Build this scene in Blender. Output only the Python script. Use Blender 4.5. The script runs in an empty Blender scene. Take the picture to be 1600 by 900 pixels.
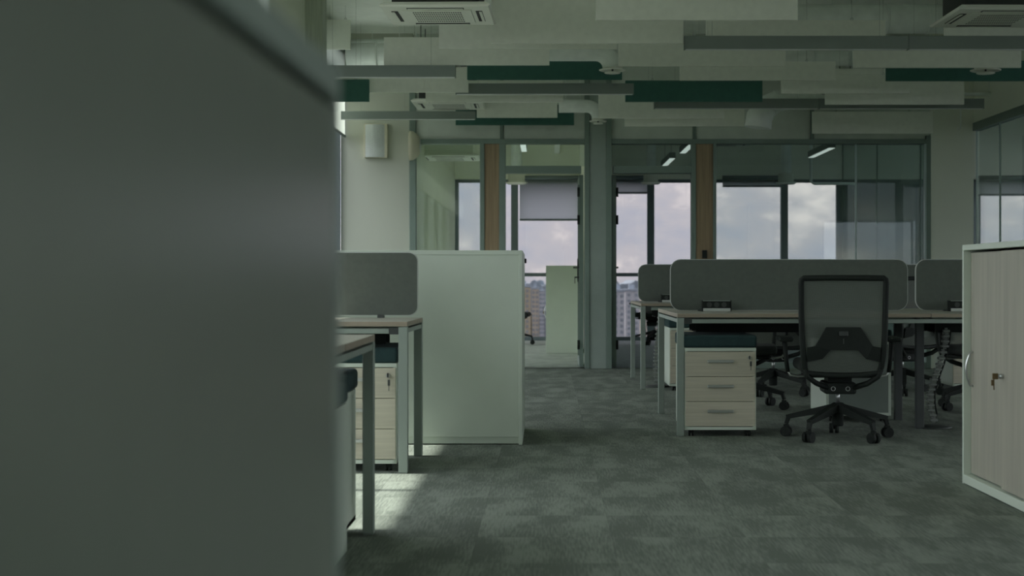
import bpy, bmesh, math, random
from mathutils import Vector, Matrix
random.seed(7)
S = bpy.context.scene
C = S.collection
PI = math.pi
# ------------------------------------------------------------------ camera
F, VX, VY, CZ = 2300.0, 855.0, 436.5, 0.957      # focal length in px, vanishing point, eye height
cam = bpy.data.cameras.new('camera')
camo = bpy.data.objects.new('camera', cam); C.objects.link(camo)
camo.location = (0, 0, CZ); camo.rotation_euler = (PI/2, 0, 0)
cam.sensor_width = 36; cam.lens = F/1600*36
cam.shift_x = (800-VX)/1600; cam.shift_y = (VY-450)/1600
cam.clip_start = 0.02; cam.clip_end = 9000
cam.dof.use_dof = True; cam.dof.focus_distance = 9.2; cam.dof.aperture_fstop = 3.8
S.camera = camo
# ------------------------------------------------------------------ light
cy = S.cycles
cy.max_bounces = 16; cy.diffuse_bounces = 10; cy.glossy_bounces = 4; cy.transparent_max_bounces = 32
cy.caustics_reflective = False; cy.caustics_refractive = False; cy.sample_clamp_indirect = 6.0
cy.use_denoising = True
SKY, SUN = 2.9, 9.4
S.view_settings.view_transform = 'Standard'; S.view_settings.look = 'None'
S.view_settings.exposure = 0.0; S.view_settings.gamma = 1.0
S.view_settings.use_curve_mapping = False
w = bpy.data.worlds.new('world'); S.world = w; w.use_nodes = True
nt = w.node_tree; nt.nodes.clear()
def N(t, typ, **kw):
    n = t.nodes.new(typ)
    for k, v in kw.items():
        if hasattr(n, k) and k not in n.inputs: setattr(n, k, v)
        else: n.inputs[k].default_value = v
    return n
tc = N(nt, 'ShaderNodeTexCoord'); mp = N(nt, 'ShaderNodeMapping'); mp.inputs['Scale'].default_value = (1, 1, 1.9)
n1 = N(nt, 'ShaderNodeTexNoise', Scale=13.0, Detail=9.0, Roughness=0.6)
cr = N(nt, 'ShaderNodeValToRGB')
e = cr.color_ramp.elements
e[0].position = 0.40; e[0].color = (0.50, 0.54, 0.63, 1)
e[1].position = 0.66; e[1].color = (1.0, 0.95, 0.92, 1)
m = e.new(0.54); m.color = (0.62, 0.62, 0.66, 1)
bg = N(nt, 'ShaderNodeBackground', Strength=SKY); wo = N(nt, 'ShaderNodeOutputWorld')
L = nt.links.new
L(tc.outputs['Generated'], mp.inputs['Vector']); L(mp.outputs[0], n1.inputs['Vector'])
L(n1.outputs['Fac'], cr.inputs[0]); 
sx = N(nt, 'ShaderNodeSeparateXYZ'); L(tc.outputs['Generated'], sx.inputs[0])
mz = N(nt, 'ShaderNodeMath', operation='MAXIMUM'); mz.inputs[1].default_value = 0.0; L(sx.outputs['Z'], mz.inputs[0])
mg = N(nt, 'ShaderNodeMath', operation='MULTIPLY_ADD'); mg.inputs[1].default_value = 1.0; mg.inputs[2].default_value = 1.0; L(mz.outputs[0], mg.inputs[0])
ms = N(nt, 'ShaderNodeVectorMath', operation='SCALE'); L(cr.outputs[0], ms.inputs[0]); L(mg.outputs[0], ms.inputs['Scale'])
L(ms.outputs[0], bg.inputs['Color']); L(bg.outputs[0], wo.inputs[0])
sl = bpy.data.lights.new('sun', 'SUN'); sl.energy = SUN; sl.angle = math.radians(1.6); sl.color = (1.0, 0.95, 0.90)
so = bpy.data.objects.new('sun', sl); C.objects.link(so)
so.rotation_euler = Vector((1.0, -0.012, -1.59)).to_track_quat('-Z', 'Y').to_euler()
so.location = (-20, 6, 30)
# ------------------------------------------------------------------ materials
MATS = {}
def mat(name, col, rough=0.6, metal=0.0, var=0.06, nscale=6.0, stretch=(1, 1, 1), bump=0.0, bscale=200.0, spec=0.5):
    if name in MATS: return MATS[name]
    m = bpy.data.materials.new(name); m.use_nodes = True; t = m.node_tree
    b = t.nodes['Principled BSDF']
    b.inputs['Roughness'].default_value = rough; b.inputs['Metallic'].default_value = metal
    b.inputs['Specular IOR Level'].default_value = spec
    tc = N(t, 'ShaderNodeTexCoord'); mp = N(t, 'ShaderNodeMapping'); mp.inputs['Scale'].default_value = stretch
    n = N(t, 'ShaderNodeTexNoise', Scale=nscale, Detail=4.0)
    r = N(t, 'ShaderNodeValToRGB')
    r.color_ramp.elements[0].position = 0.3; r.color_ramp.elements[1].position = 0.7
    r.color_ramp.elements[0].color = (*[c*(1-var) for c in col], 1)
    r.color_ramp.elements[1].color = (*[min(1, c*(1+var)) for c in col], 1)
    l = t.links.new
    l(tc.outputs['Object'], mp.inputs[0]); l(mp.outputs[0], n.inputs['Vector']); l(n.outputs['Fac'], r.inputs[0]); l(r.outputs[0], b.inputs['Base Color'])
    if bump:
        n2 = N(t, 'ShaderNodeTexNoise', Scale=bscale, Detail=2.0)
        bp = N(t, 'ShaderNodeBump', Strength=bump, Distance=0.002)
        l(tc.outputs['Object'], n2.inputs['Vector']); l(n2.outputs['Fac'], bp.inputs['Height']); l(bp.outputs[0], b.inputs['Normal'])
    MATS[name] = m; return m
WALL = mat('white_plaster', (0.80, 0.82, 0.71), 0.85, var=0.03, nscale=2, bump=0.15, bscale=120)
CEIL = mat('white_ceiling_paint', (0.86, 0.89, 0.83), 0.9, var=0.04)
LAM = mat('white_laminate', (0.58, 0.65, 0.555), 0.42, var=0.02)
GREYLAM = mat('grey_green_laminate', (0.38, 0.45, 0.39), 0.45, var=0.02)
OAK = mat('pale_oak', (0.36, 0.348, 0.285), 0.5, var=0.10, nscale=4, stretch=(5, 7, 0.35))
OAKH = mat('pale_oak_horizontal', (0.50, 0.475, 0.37), 0.5, var=0.10, nscale=5, stretch=(0.7, 14, 18))
DESK = mat('oak_desktop', (0.36, 0.36, 0.30), 0.45, var=0.08, nscale=5, stretch=(0.8, 14, 14))
EDGE = mat('oak_edge_band', (0.30, 0.255, 0.19), 0.5, var=0.10, nscale=5, stretch=(0.8, 14, 14))
STEEL = mat('grey_powder_coated_steel', (0.27, 0.32, 0.28), 0.42, var=0.03, metal=0.2)
FRAME = mat('grey_green_aluminium', (0.19, 0.25, 0.215), 0.45, var=0.04, metal=0.1)
WFRAME = mat('window_frame_grey', (0.15, 0.19, 0.20), 0.5, var=0.04)
FELT = mat('dark_grey_felt', (0.105, 0.122, 0.104), 0.95, var=0.06, nscale=40, bump=0.2, bscale=600)
TRIM = mat('pale_grey_edge_trim', (0.5, 0.53, 0.5), 0.5)
TEAL = mat('dark_teal_fabric', (0.018, 0.045, 0.045), 0.95, var=0.12, nscale=30, bump=0.3, bscale=500)
BLACK = mat('black_plastic', (0.015, 0.0195, 0.0165), 0.65, var=0.08, spec=0.22)
BLACKF = mat('black_fabric', (0.018, 0.023, 0.020), 0.95, var=0.1, nscale=40, bump=0.2, bscale=500)
DARK = mat('dark_metal', (0.04, 0.047, 0.043), 0.5, var=0.05)
CHROME = mat('brushed_chrome', (0.55, 0.57, 0.56), 0.28, metal=0.95, var=0.03)
BAFW = mat('white_felt_baffle', (0.86, 0.885, 0.79), 0.95, var=0.03, nscale=20, bump=0.1, bscale=500)
BAFG = mat('dark_green_felt_baffle', (0.055, 0.155, 0.125), 0.95, var=0.06, nscale=20, bump=0.1, bscale=500)
LUMB = mat('grey_luminaire_body', (0.22, 0.26, 0.235), 0.5, var=0.03)
OPAL = mat('opal_diffuser', (0.80, 0.82, 0.80), 0.4, var=0.01)
DUCT = mat('white_duct_wrap', (0.80, 0.85, 0.80), 0.55, var=0.07, nscale=9)
ACW = mat('white_ac_plastic', (0.85, 0.87, 0.78), 0.5, var=0.02)
VENEER = mat('brown_oak_veneer', (0.30, 0.22, 0.13), 0.6, var=0.20, nscale=4, stretch=(12, 12, 0.5))
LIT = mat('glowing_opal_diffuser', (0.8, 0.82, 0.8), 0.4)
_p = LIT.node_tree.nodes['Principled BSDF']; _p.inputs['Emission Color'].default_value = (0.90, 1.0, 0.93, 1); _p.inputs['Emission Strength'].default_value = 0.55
BLIND = mat('grey_blue_blind_fabric', (0.34, 0.41, 0.42), 0.9, var=0.03, nscale=30)
_b = BLIND.node_tree; _t = N(_b, 'ShaderNodeBsdfTranslucent'); _t.inputs[0].default_value = (0.95, 0.98, 1.0, 1); _m = N(_b, 'ShaderNodeMixShader', Fac=0.95)
_p = _b.nodes['Principled BSDF']; _o = [n for n in _b.nodes if n.type == 'OUTPUT_MATERIAL'][0]
_b.links.new(_p.outputs[0], _m.inputs[1]); _b.links.new(_t.outputs[0], _m.inputs[2]); _b.links.new(_m.outputs[0], _o.inputs[0])
PALEBLIND = mat('pale_blind_fabric', (0.62, 0.65, 0.60), 0.9, var=0.03, nscale=30)
_b = PALEBLIND.node_tree; _t = N(_b, 'ShaderNodeBsdfTranslucent'); _t.inputs[0].default_value = (0.86, 0.90, 0.84, 1); _m = N(_b, 'ShaderNodeMixShader', Fac=0.8)
_p = _b.nodes['Principled BSDF']; _o = [n for n in _b.nodes if n.type == 'OUTPUT_MATERIAL'][0]
_b.links.new(_p.outputs[0], _m.inputs[1]); _b.links.new(_t.outputs[0], _m.inputs[2]); _b.links.new(_m.outputs[0], _o.inputs[0])
DARKWALL = mat('dark_grey_wall_paint', (0.20, 0.24, 0.225), 0.7, var=0.05)
BLUECARPET = mat('blue_grey_carpet', (0.24, 0.27, 0.28), 0.95, var=0.2, nscale=14, bump=0.4, bscale=300)
TAN = mat('tan_plastic', (0.58, 0.56, 0.42), 0.5, var=0.04)
SPK = mat('grey_speaker_cloth', (0.58, 0.62, 0.59), 0.9, var=0.06, nscale=80)
CONC = mat('slab_concrete', (0.24, 0.25, 0.24), 0.9, var=0.1)
def glass_mat(name, tint, refl):
    m = bpy.data.materials.new(name); m.use_nodes = True; t = m.node_tree; t.nodes.clear()
    tr = N(t, 'ShaderNodeBsdfTransparent'); tr.inputs[0].default_value = (*tint, 1)
    gl = N(t, 'ShaderNodeBsdfGlossy', Roughness=0.015); gl.inputs[0].default_value = (0.9, 0.97, 0.93, 1)
    fr = N(t, 'ShaderNodeFresnel', IOR=1.5); mu = N(t, 'ShaderNodeMath', operation='MULTIPLY'); mu.inputs[1].default_value = refl
    mx = N(t, 'ShaderNodeMixShader'); o = N(t, 'ShaderNodeOutputMaterial')
    l = t.links.new
    ge = N(t, 'ShaderNodeNewGeometry'); iv = N(t, 'ShaderNodeMath', operation='SUBTRACT'); iv.inputs[0].default_value = 1.0
    m2 = N(t, 'ShaderNodeMath', operation='MULTIPLY'); l(ge.outputs['Backfacing'], iv.inputs[1])      # one reflection per pane, at its outer face
    l(fr.outputs[0], mu.inputs[0]); l(mu.outputs[0], m2.inputs[0]); l(iv.outputs[0], m2.inputs[1]); l(m2.outputs[0], mx.inputs[0]); l(tr.outputs[0], mx.inputs[1]); l(gl.outputs[0], mx.inputs[2]); l(mx.outputs[0], o.inputs[0])
    return m
GLASS = glass_mat('clear_window_glass', (0.96, 0.98, 0.97), 1.0)
DIMGLASS = glass_mat('sky_dimming_glass', (0.530, 0.520, 0.523), 1.0)  # tint added to darken the sky behind the far windows
SATIN = glass_mat('satin_low_reflection_glass', (0.74, 0.80, 0.78), 0.22)
PGLASS = glass_mat('green_tinted_partition_glass', (0.86, 0.905, 0.895), 1.2)
def mesh_mat():
    m = bpy.data.materials.new('chair_mesh_fabric'); m.use_nodes = True; t = m.node_tree
    b = t.nodes['Principled BSDF']; b.inputs['Base Color'].default_value = (0.12, 0.138, 0.118, 1); b.inputs['Roughness'].default_value = 0.8
    tc = N(t, 'ShaderNodeTexCoord'); mp = N(t, 'ShaderNodeMapping'); mp.inputs['Rotation'].default_value = (0, PI/4, 0)
    ck = N(t, 'ShaderNodeTexChecker', Scale=260.0)
    mt = N(t, 'ShaderNodeMath', operation='MULTIPLY_ADD'); mt.inputs[1].default_value = 0.25; mt.inputs[2].default_value = 0.70
    l = t.links.new
    l(tc.outputs['Object'], mp.inputs[0]); l(mp.outputs[0], ck.inputs['Vector']); l(ck.outputs['Fac'], mt.inputs[0]); l(mt.outputs[0], b.inputs['Alpha'])
    return m
MESHF = mesh_mat()
def carpet_mat():
    m = bpy.data.materials.new('streaked_grey_carpet_tile'); m.use_nodes = True; t = m.node_tree
    b = t.nodes['Principled BSDF']; b.inputs['Roughness'].default_value = 0.95; b.inputs['Specular IOR Level'].default_value = 0.15
    l = t.links.new
    tc = N(t, 'ShaderNodeTexCoord'); oi = N(t, 'ShaderNodeObjectInfo')
    sc = N(t, 'ShaderNodeVectorMath', operation='SCALE'); sc.inputs['Scale'].default_value = 37.0
    cb = N(t, 'ShaderNodeCombineXYZ'); l(oi.outputs['Random'], cb.inputs[0]); l(oi.outputs['Random'], cb.inputs[1]); l(cb.outputs[0], sc.inputs[0])
    ad = N(t, 'ShaderNodeVectorMath', operation='ADD'); l(tc.outputs['Object'], ad.inputs[0]); l(sc.outputs[0], ad.inputs[1])
    m1 = N(t, 'ShaderNodeMapping'); m1.inputs['Scale'].default_value = (130, 9, 1); l(ad.outputs[0], m1.inputs[0])
    n1 = N(t, 'ShaderNodeTexNoise', Scale=1.0, Detail=2.0); l(m1.outputs[0], n1.inputs['Vector'])
    m2 = N(t, 'ShaderNodeMapping'); m2.inputs['Scale'].default_value = (6.5, 1.9, 1); l(ad.outputs[0], m2.inputs[0])
    n2 = N(t, 'ShaderNodeTexNoise', Scale=1.0, Detail=1.0); l(m2.outputs[0], n2.inputs['Vector'])
    a1 = N(t, 'ShaderNodeMath', operation='MULTIPLY_ADD'); a1.inputs[1].default_value = 1.15; l(n2.outputs['Fac'], a1.inputs[0]); l(n1.outputs['Fac'], a1.inputs[2])
    r = N(t, 'ShaderNodeValToRGB'); el = r.color_ramp.elements
    el[0].position = 0.43; el[0].color = (0.135, 0.157, 0.132, 1)
    el[1].position = 0.60; el[1].color = (0.225, 0.256, 0.218, 1)
    dv = N(t, 'ShaderNodeMath', operation='MULTIPLY'); dv.inputs[1].default_value = 0.465; l(a1.outputs[0], dv.inputs[0]); l(dv.outputs[0], r.inputs[0])
    tone = N(t, 'ShaderNodeMath', operation='MULTIPLY_ADD'); tone.inputs[1].default_value = 0.12; tone.inputs[2].default_value = 0.94; l(oi.outputs['Random'], tone.inputs[0])
    mc = N(t, 'ShaderNodeVectorMath', operation='SCALE'); l(r.outputs[0], mc.inputs[0]); l(tone.outputs[0], mc.inputs['Scale'])
    m3 = N(t, 'ShaderNodeMapping'); m3.inputs['Scale'].default_value = (300, 90, 1); l(ad.outputs[0], m3.inputs[0])
    n3 = N(t, 'ShaderNodeTexNoise', Scale=1.0, Detail=1.0); l(m3.outputs[0], n3.inputs['Vector'])
    bp = N(t, 'ShaderNodeBump', Strength=0.55, Distance=0.003); l(n3.outputs['Fac'], bp.inputs['Height']); l(bp.outputs[0], b.inputs['Normal'])
    l(mc.outputs[0], b.inputs['Base Color'])
    return m
CARPET = carpet_mat()
# ------------------------------------------------------------------ mesh helpers
class B:
    def __init__(s): s.bm = bmesh.new(); s.mi = 0
    def _tag(s, fs):
        for f in fs: f.material_index = s.mi
    def box(s, x0, x1, y0, y1, z0, z1, bev=0.0, seg=1):
        r = bmesh.ops.create_cube(s.bm, size=1.0); vs = r['verts']
        for v in vs:
            v.co = Vector(((x0+x1)/2+v.co.x*(x1-x0), (y0+y1)/2+v.co.y*(y1-y0), (z0+z1)/2+v.co.z*(z1-z0)))
        fs = {f for v in vs for f in v.link_faces}
        s._tag(fs)
        if bev:
            es = list({e for v in vs for e in v.link_edges})
            r2 = bmesh.ops.bevel(s.bm, geom=es, offset=bev, segments=seg, affect='EDGES', profile=0.5)
            s._tag(r2['faces'])
        return s
    def ring_tube(s, path, rads, n=10, caps=True, closed=False, ax=None):
        path = [Vector(p) for p in path]
        if not isinstance(rads, (list, tuple)): rads = [rads]*len(path)
        rings = []; prev = None
        for i, p in enumerate(path):
            if closed: d = path[(i+1) % len(path)]-path[i-1]
            else: d = path[min(i+1, len(path)-1)]-path[max(i-1, 0)]
            d.normalize()
            if prev is None:
                up = Vector((0, 0, 1)) if abs(d.z) < 0.9 else Vector((0, 1, 0))
                u = d.cross(up).normalized()
            else:
                u = (prev-d*prev.dot(d)).normalized()
            prev = u; v = d.cross(u)
            r = rads[i]; ra, rb = (r, r) if not isinstance(r, tuple) else r
            rings.append([s.bm.verts.new(p+u*math.cos(2*PI*k/n)*ra+v*math.sin(2*PI*k/n)*rb) for k in range(n)])
        m = len(rings); fs = []
        for i in range(m if closed else m-1):
            a, b = rings[i], rings[(i+1) % m]
            for k in range(n):
                fs.append(s.bm.faces.new((a[k], a[(k+1) % n], b[(k+1) % n], b[k])))
        for f in fs: f.smooth = True
        if caps and not closed:
            fs.append(s.bm.faces.new(rings[0][::-1])); fs.append(s.bm.faces.new(rings[-1]))
        s._tag(fs); return s
    def cyl(s, p0, p1, r0, r1=None, n=16): return s.ring_tube([p0, p1], [r0, r0 if r1 is None else r1], n)
    def bar(s, p0, p1, w, h, w1=None, h1=None):       # rectangular bar along p0-p1, w sideways, h vertical
        p0, p1 = Vector(p0), Vector(p1); d = (p1-p0).normalized()
        up = Vector((0, 0, 1)) if abs(d.z) < 0.95 else Vector((0, 1, 0))
        u = d.cross(up).normalized(); v = u.cross(d)
        w1 = w if w1 is None else w1; h1 = h if h1 is None else h1
        q = []
        for p, a, b in ((p0, w, h), (p1, w1, h1)):
            q.append([s.bm.verts.new(p+u*sx*a/2+v*sy*b/2) for sx, sy in ((-1, -1), (1, -1), (1, 1), (-1, 1))])
        fs = [s.bm.faces.new(q[0]), s.bm.faces.new(q[1][::-1])]
        for k in range(4): fs.append(s.bm.faces.new((q[0][k], q[1][k], q[1][(k+1) % 4], q[0][(k+1) % 4])))
        s._tag(fs); return s
    def prism(s, pts, axis, a, b):                     # polygon pts (2D) extruded along axis from a to b
        def co(p, t):
            return {'x': (t, p[0], p[1]), 'y': (p[0], t, p[1]), 'z': (p[0], p[1], t)}[axis]
        A = [s.bm.verts.new(co(p, a)) for p in pts]; Bv = [s.bm.verts.new(co(p, b)) for p in pts]
        fs = [s.bm.faces.new(A[::-1]), s.bm.faces.new(Bv)]
        n = len(pts)
        for k in range(n): fs.append(s.bm.faces.new((A[k], A[(k+1) % n], Bv[(k+1) % n], Bv[k])))
        s._tag(fs); return s
    def lathe(s, prof, c=(0, 0), n=24, axis='z'):      # prof: (r, z)
        rings = []
        for r, z in prof: rings.append([s.bm.verts.new((c[0]+r*math.cos(2*PI*k/n), c[1]+r*math.sin(2*PI*k/n), z)) for k in range(n)])
        fs = []
        for a, b in zip(rings, rings[1:]):
            for k in range(n):
                f = s.bm.faces.new((a[k], a[(k+1) % n], b[(k+1) % n], b[k])); f.smooth = True; fs.append(f)
        if prof[0][0] > 1e-5: fs.append(s.bm.faces.new(rings[0][::-1]))
        if prof[-1][0] > 1e-5: fs.append(s.bm.faces.new(rings[-1]))
        s._tag(fs); return s
    def mesh(s, name, *mats):
        bmesh.ops.recalc_face_normals(s.bm, faces=s.bm.faces)
        me = bpy.data.meshes.new(name); s.bm.to_mesh(me); s.bm.free()
        for m in mats: me.materials.append(m)
        return me
    def obj(s, name, m, parent=None, label=None):
        ms = m if isinstance(m, (list, tuple)) else [m]
        o = bpy.data.objects.new(name, s.mesh(name, *ms)); C.objects.link(o)
        if parent: o.parent = parent
        if label: o['label'] = label
        return o
def link(name, me, parent=None, loc=(0, 0, 0)):
    o = bpy.data.objects.new(name, me); C.objects.link(o); o.location = loc
    if parent: o.parent = parent
    return o
def thing(name, label, cat, loc=(0, 0, 0), rz=0, group=None):
    o = bpy.data.objects.new(name, None); C.objects.link(o); o.location = loc; o.rotation_euler = (0, 0, rz)
    o['label'] = label; o['category'] = cat
    if group: o['group'] = group
    return o
def tag(o, label, cat, group=None):
    o['label'] = label; o['category'] = cat
    if group: o['group'] = group
    return o
def struct(o, label=None, cat=None):
    o['kind'] = 'structure'
    if label: o['label'] = label
    if cat: o['category'] = cat
    return o
def sempty(name, label=None, loc=(0, 0, 0), cat=None):
    o = bpy.data.objects.new(name, None); C.objects.link(o); o.location = loc; return struct(o, label, cat)
def dup(root, loc, rz, label):
    r = root.copy(); C.objects.link(r); r.location = loc; r.rotation_euler = (0, 0, rz); r['label'] = label
    for ch in list(root.children):
        c = ch.copy(); C.objects.link(c); c.parent = r
        for g in list(ch.children):
            d = g.copy(); C.objects.link(d); d.parent = c
    return r
def PX(px, Y): return (px-VX)/F*Y          # photo pixel at a distance Y -> metres
def PZ(py, Y): return CZ+(VY-py)/F*Y
def rrect(x0, x1, z0, z1, r, n=6, rl=None):
    pts = []
    for cx, cz, a0 in ((x1-r, z0+r, -90), (x1-r, z1-r, 0), (x0+r, z1-r, 90), (x0+r, z0+r, 180)):
        for k in range(n+1):
            a = math.radians(a0+90*k/n); pts.append((cx+r*math.cos(a), cz+r*math.sin(a)))
    return pts
# ------------------------------------------------------------------ room shell
XL, XR, YB, YF, ZC = -2.22, 4.58, 15.83, 23.05, 3.6
YN, XE, YG = -6.5, 9.5, 13.6     # windows behind the viewer, east wall, corner where the side room begins
b = B(); b.box(XL-0.3, XE+0.3, YN-0.3, YF+0.3, -0.3, -0.012)
floor = struct(b.obj('floor', CONC), 'grey streaked carpet tile floor of the open office', 'floor')
# carpet tiles, 0.5 m: one mesh shared by all
b = B(); b.box(-0.2497, 0.2497, -0.2497, 0.2497, -0.012, 0.0, 0.0004)
TILE = b.mesh('carpet_tile', CARPET)
y0 = 4.963-0.5*23; x0 = -2.22+0.25-0.04
rest = B(); cnt = 0; cells = []
iy = 0
while y0+0.5*iy < YB:
    ix = 0
    while x0-0.25+0.5*ix < (XE if y0+0.5*iy < YG-0.25 else XR):
        cells.append((x0+0.5*ix, y0+0.25+0.5*iy)); ix += 1
    iy += 1
def seen(c):
    x, y = c
    if y < 4.2: return False
    px = VX+F*x/y
    return 520 < px < 1700 and x > -1.3
for (x, y) in cells:
    if seen((x, y)) and cnt < 300:
        link('carpet_tile', TILE, floor, (x, y, 0)); cnt += 1
    else:
        xa, xb, ya, yb = x-0.2497, min(x+0.2497, XE if y < YG else XR), max(y-0.2497, YN), min(y+0.2497, YB)
        if xb-xa > 0.01 and yb-ya > 0.01: rest.box(xa, xb, ya, yb, -0.012, 0)
o = rest.obj('carpet_tiles', CARPET, floor); o['kind'] = 'stuff'
b = B(); b.box(-1.44, 0.55, YB, YF, -0.012, 0)
o = b.obj('carpet', mat('pale_grey_carpet', (0.33, 0.37, 0.325), 0.95, var=0.18, nscale=5, stretch=(1, 0.4, 1), bump=0.4, bscale=300), floor)
b = B(); b.box(0.55, XE, YB, YF, -0.012, 0); b.box(XR, XE, YG+0.05, YB, -0.012, 0)
b.obj('carpet', BLUECARPET, floor)
b = B(); b.box(XL-0.3, XE+0.3, YN-0.3, YF+0.3, ZC, ZC+0.3)
struct(b.obj('ceiling', CEIL), 'white painted concrete ceiling slab', 'ceiling')
# behind the camera and near right
b = B(); b.box(XL-0.3, XE+0.2, YN-0.25, YN, 2.49, ZC); b.box(XL-0.3, 7.14, YN-0.25, YN, 0, 2.49); struct(b.obj('wall_near', WALL), 'white wall band over the windows behind the viewer', 'wall')
b = B(); b.box(XR, XR+0.12, YG, YB, 2.63, ZC); b.box(XR, XE, YG-0.12, YG, 0, ZC)
struct(b.obj('wall_right', WALL), 'white plaster wall above and beside the side glazing', 'wall')
# plaster pier left of the partition and the return wall of the left back room
b = B(); b.box(XL, -1.445, YB-0.01, YB+0.25, 0, ZC)
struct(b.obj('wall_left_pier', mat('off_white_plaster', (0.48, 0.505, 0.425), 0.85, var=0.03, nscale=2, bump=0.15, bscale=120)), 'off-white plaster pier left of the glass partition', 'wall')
b = B(); b.box(-1.56, -1.44, YB+0.25, 16.3, 0, ZC); b.box(-1.56, -1.44, 22.7, YF, 0, ZC); b.box(-1.56, -1.44, 16.3, 22.7, 1.25, ZC)
struct(b.obj('wall_back_room_left', WALL), 'white left wall of the left back room', 'wall')
# white wall right of the partition
b = B(); b.box(PX(1453, YB), XR, YB-0.02, YB+0.12, 0, ZC)
struct(b.obj('wall_back_pier', WALL), 'white wall strip right of the glass partition', 'wall')
# walls of the back rooms
b = B(); b.box(0.50, 0.60, YB+0.12, YF, 0, ZC); struct(b.obj('wall_divider', WALL), 'white wall between the two back rooms', 'wall')
wr = sempty('wall_back_room_right', 'glazed right wall of the right back room', (XR, 0, 0), 'glass wall')
for a, c in ((YB+0.12, 18.2), (18.2, 20.6), (20.6, YF-0.06)):
    bb = B(); bb.box(0.03, 0.042, a+0.004, c-0.004, 0.06, 3.5); bb.obj('pane', SATIN, wr)
    bb = B(); bb.box(0.026, 0.046, c-0.004, c+0.004, 0.06, 3.5); bb.obj('glass_seam', FRAME, wr)
bb = B(); bb.box(0, 0.07, YB+0.12, YF-0.06, 3.5, ZC); bb.obj('head_rail', FRAME, wr)
bb = B(); bb.box(0, 0.07, YB+0.12, YF-0.06, 0, 0.06); bb.obj('foot_rail', FRAME, wr)
b = B(); b.box(XE, XE+0.15, YG-0.12, YG+0.05, 0, ZC); b.box(XE, XE+0.15, YN, YF, 3.32, ZC); struct(b.obj('wall_far_right', WALL), 'white east wall far right', 'wall')
# ---------------- partition (wall_back)
part = sempty('wall_back', 'glass partition with grey frames and brown veneer panels across the room', (0, YB, 0), 'partition')
def pbox(name, px0, px1, py0, py1, d0, d1, m, bev=0.003):
    bb = B(); bb.box(PX(px0, YB), PX(px1, YB), d0, d1, PZ(py1, YB), PZ(py0, YB), bev); return bb.obj(name, m, part)
FL = 575.7
def pf(px0, px1, py0, py1, d0=-0.03, d1=0.09): return pbox('frame', px0, px1, py0, py1, d0, d1, FRAME)
pf(640, 650, 60, FL); pf(750, 757, 225, FL); pf(780, 790, 225, FL); pf(1080, 1087, 225, FL); pf(1114, 1119, 225, FL)
pf(1446, 1453.5, 212, FL); pf(650, 1446, 217.5, 225, -0.03, 0.09)
pf(650, 750, 566, FL); pf(1119, 1446, 566, FL)
pf(790, 908, 259.5, 271); pf(958, 1080, 259.5, 271)
pf(913.5, 921, 60, FL, -0.05, 0.16); pf(947, 955.5, 60, FL, -0.05, 0.16)
pbox('column_panel', 921, 947, 60, FL, -0.035, 0.15, mat('grey_green_panel', (0.31, 0.37, 0.33), 0.5))
for a in (784, 1085, 1269): pf(a-2.7, a+2.7, 60, 217.5, -0.01, 0.05)
up = [(650, 781.3), (786.7, 913.5), (955.5, 1082.3), (1087.7, 1266.3), (1271.7, 1453)]
for a, c in up: pbox('upper_panel', a, c, 52, 217.5, 0.01, 0.04, mat('grey_white_panel', (0.66, 0.71, 0.64), 0.55))
pbox('wood_panel', 757, 780, 225, FL, -0.015, 0.06, VENEER); pbox('wood_panel', 1087, 1114, 225, FL, -0.015, 0.06, VENEER)
for a, c, t, u in ((650, 750, 225, 566), (790, 913.5, 225, 259.5), (955.5, 1080, 225, 259.5), (1119, 1337, 225, 566), (1339, 1446, 225, 566)):
    pbox('pane', a, c, t, u, 0.02, 0.03, PGLASS, 0)
pbox('glass_seam', 1336.6, 1339.4, 225, 566, 0.015, 0.035, mat('pale_glass_seam', (0.42, 0.52, 0.50), 0.3), 0)
pbox('edge_profile', 1443.5, 1446.2, 225, 566, -0.035, 0.0, mat('pale_glass_seam', (0.42, 0.52, 0.50), 0.3), 0)
o = pbox('card_reader', 1096.8, 1104, 391, 404, -0.045, -0.015, BLACK, 0.004); o.parent = None; o.matrix_world = Matrix.Translation((0, YB, 0))
tag(o, 'small black card reader on the brown veneer panel', 'card reader')
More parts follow.
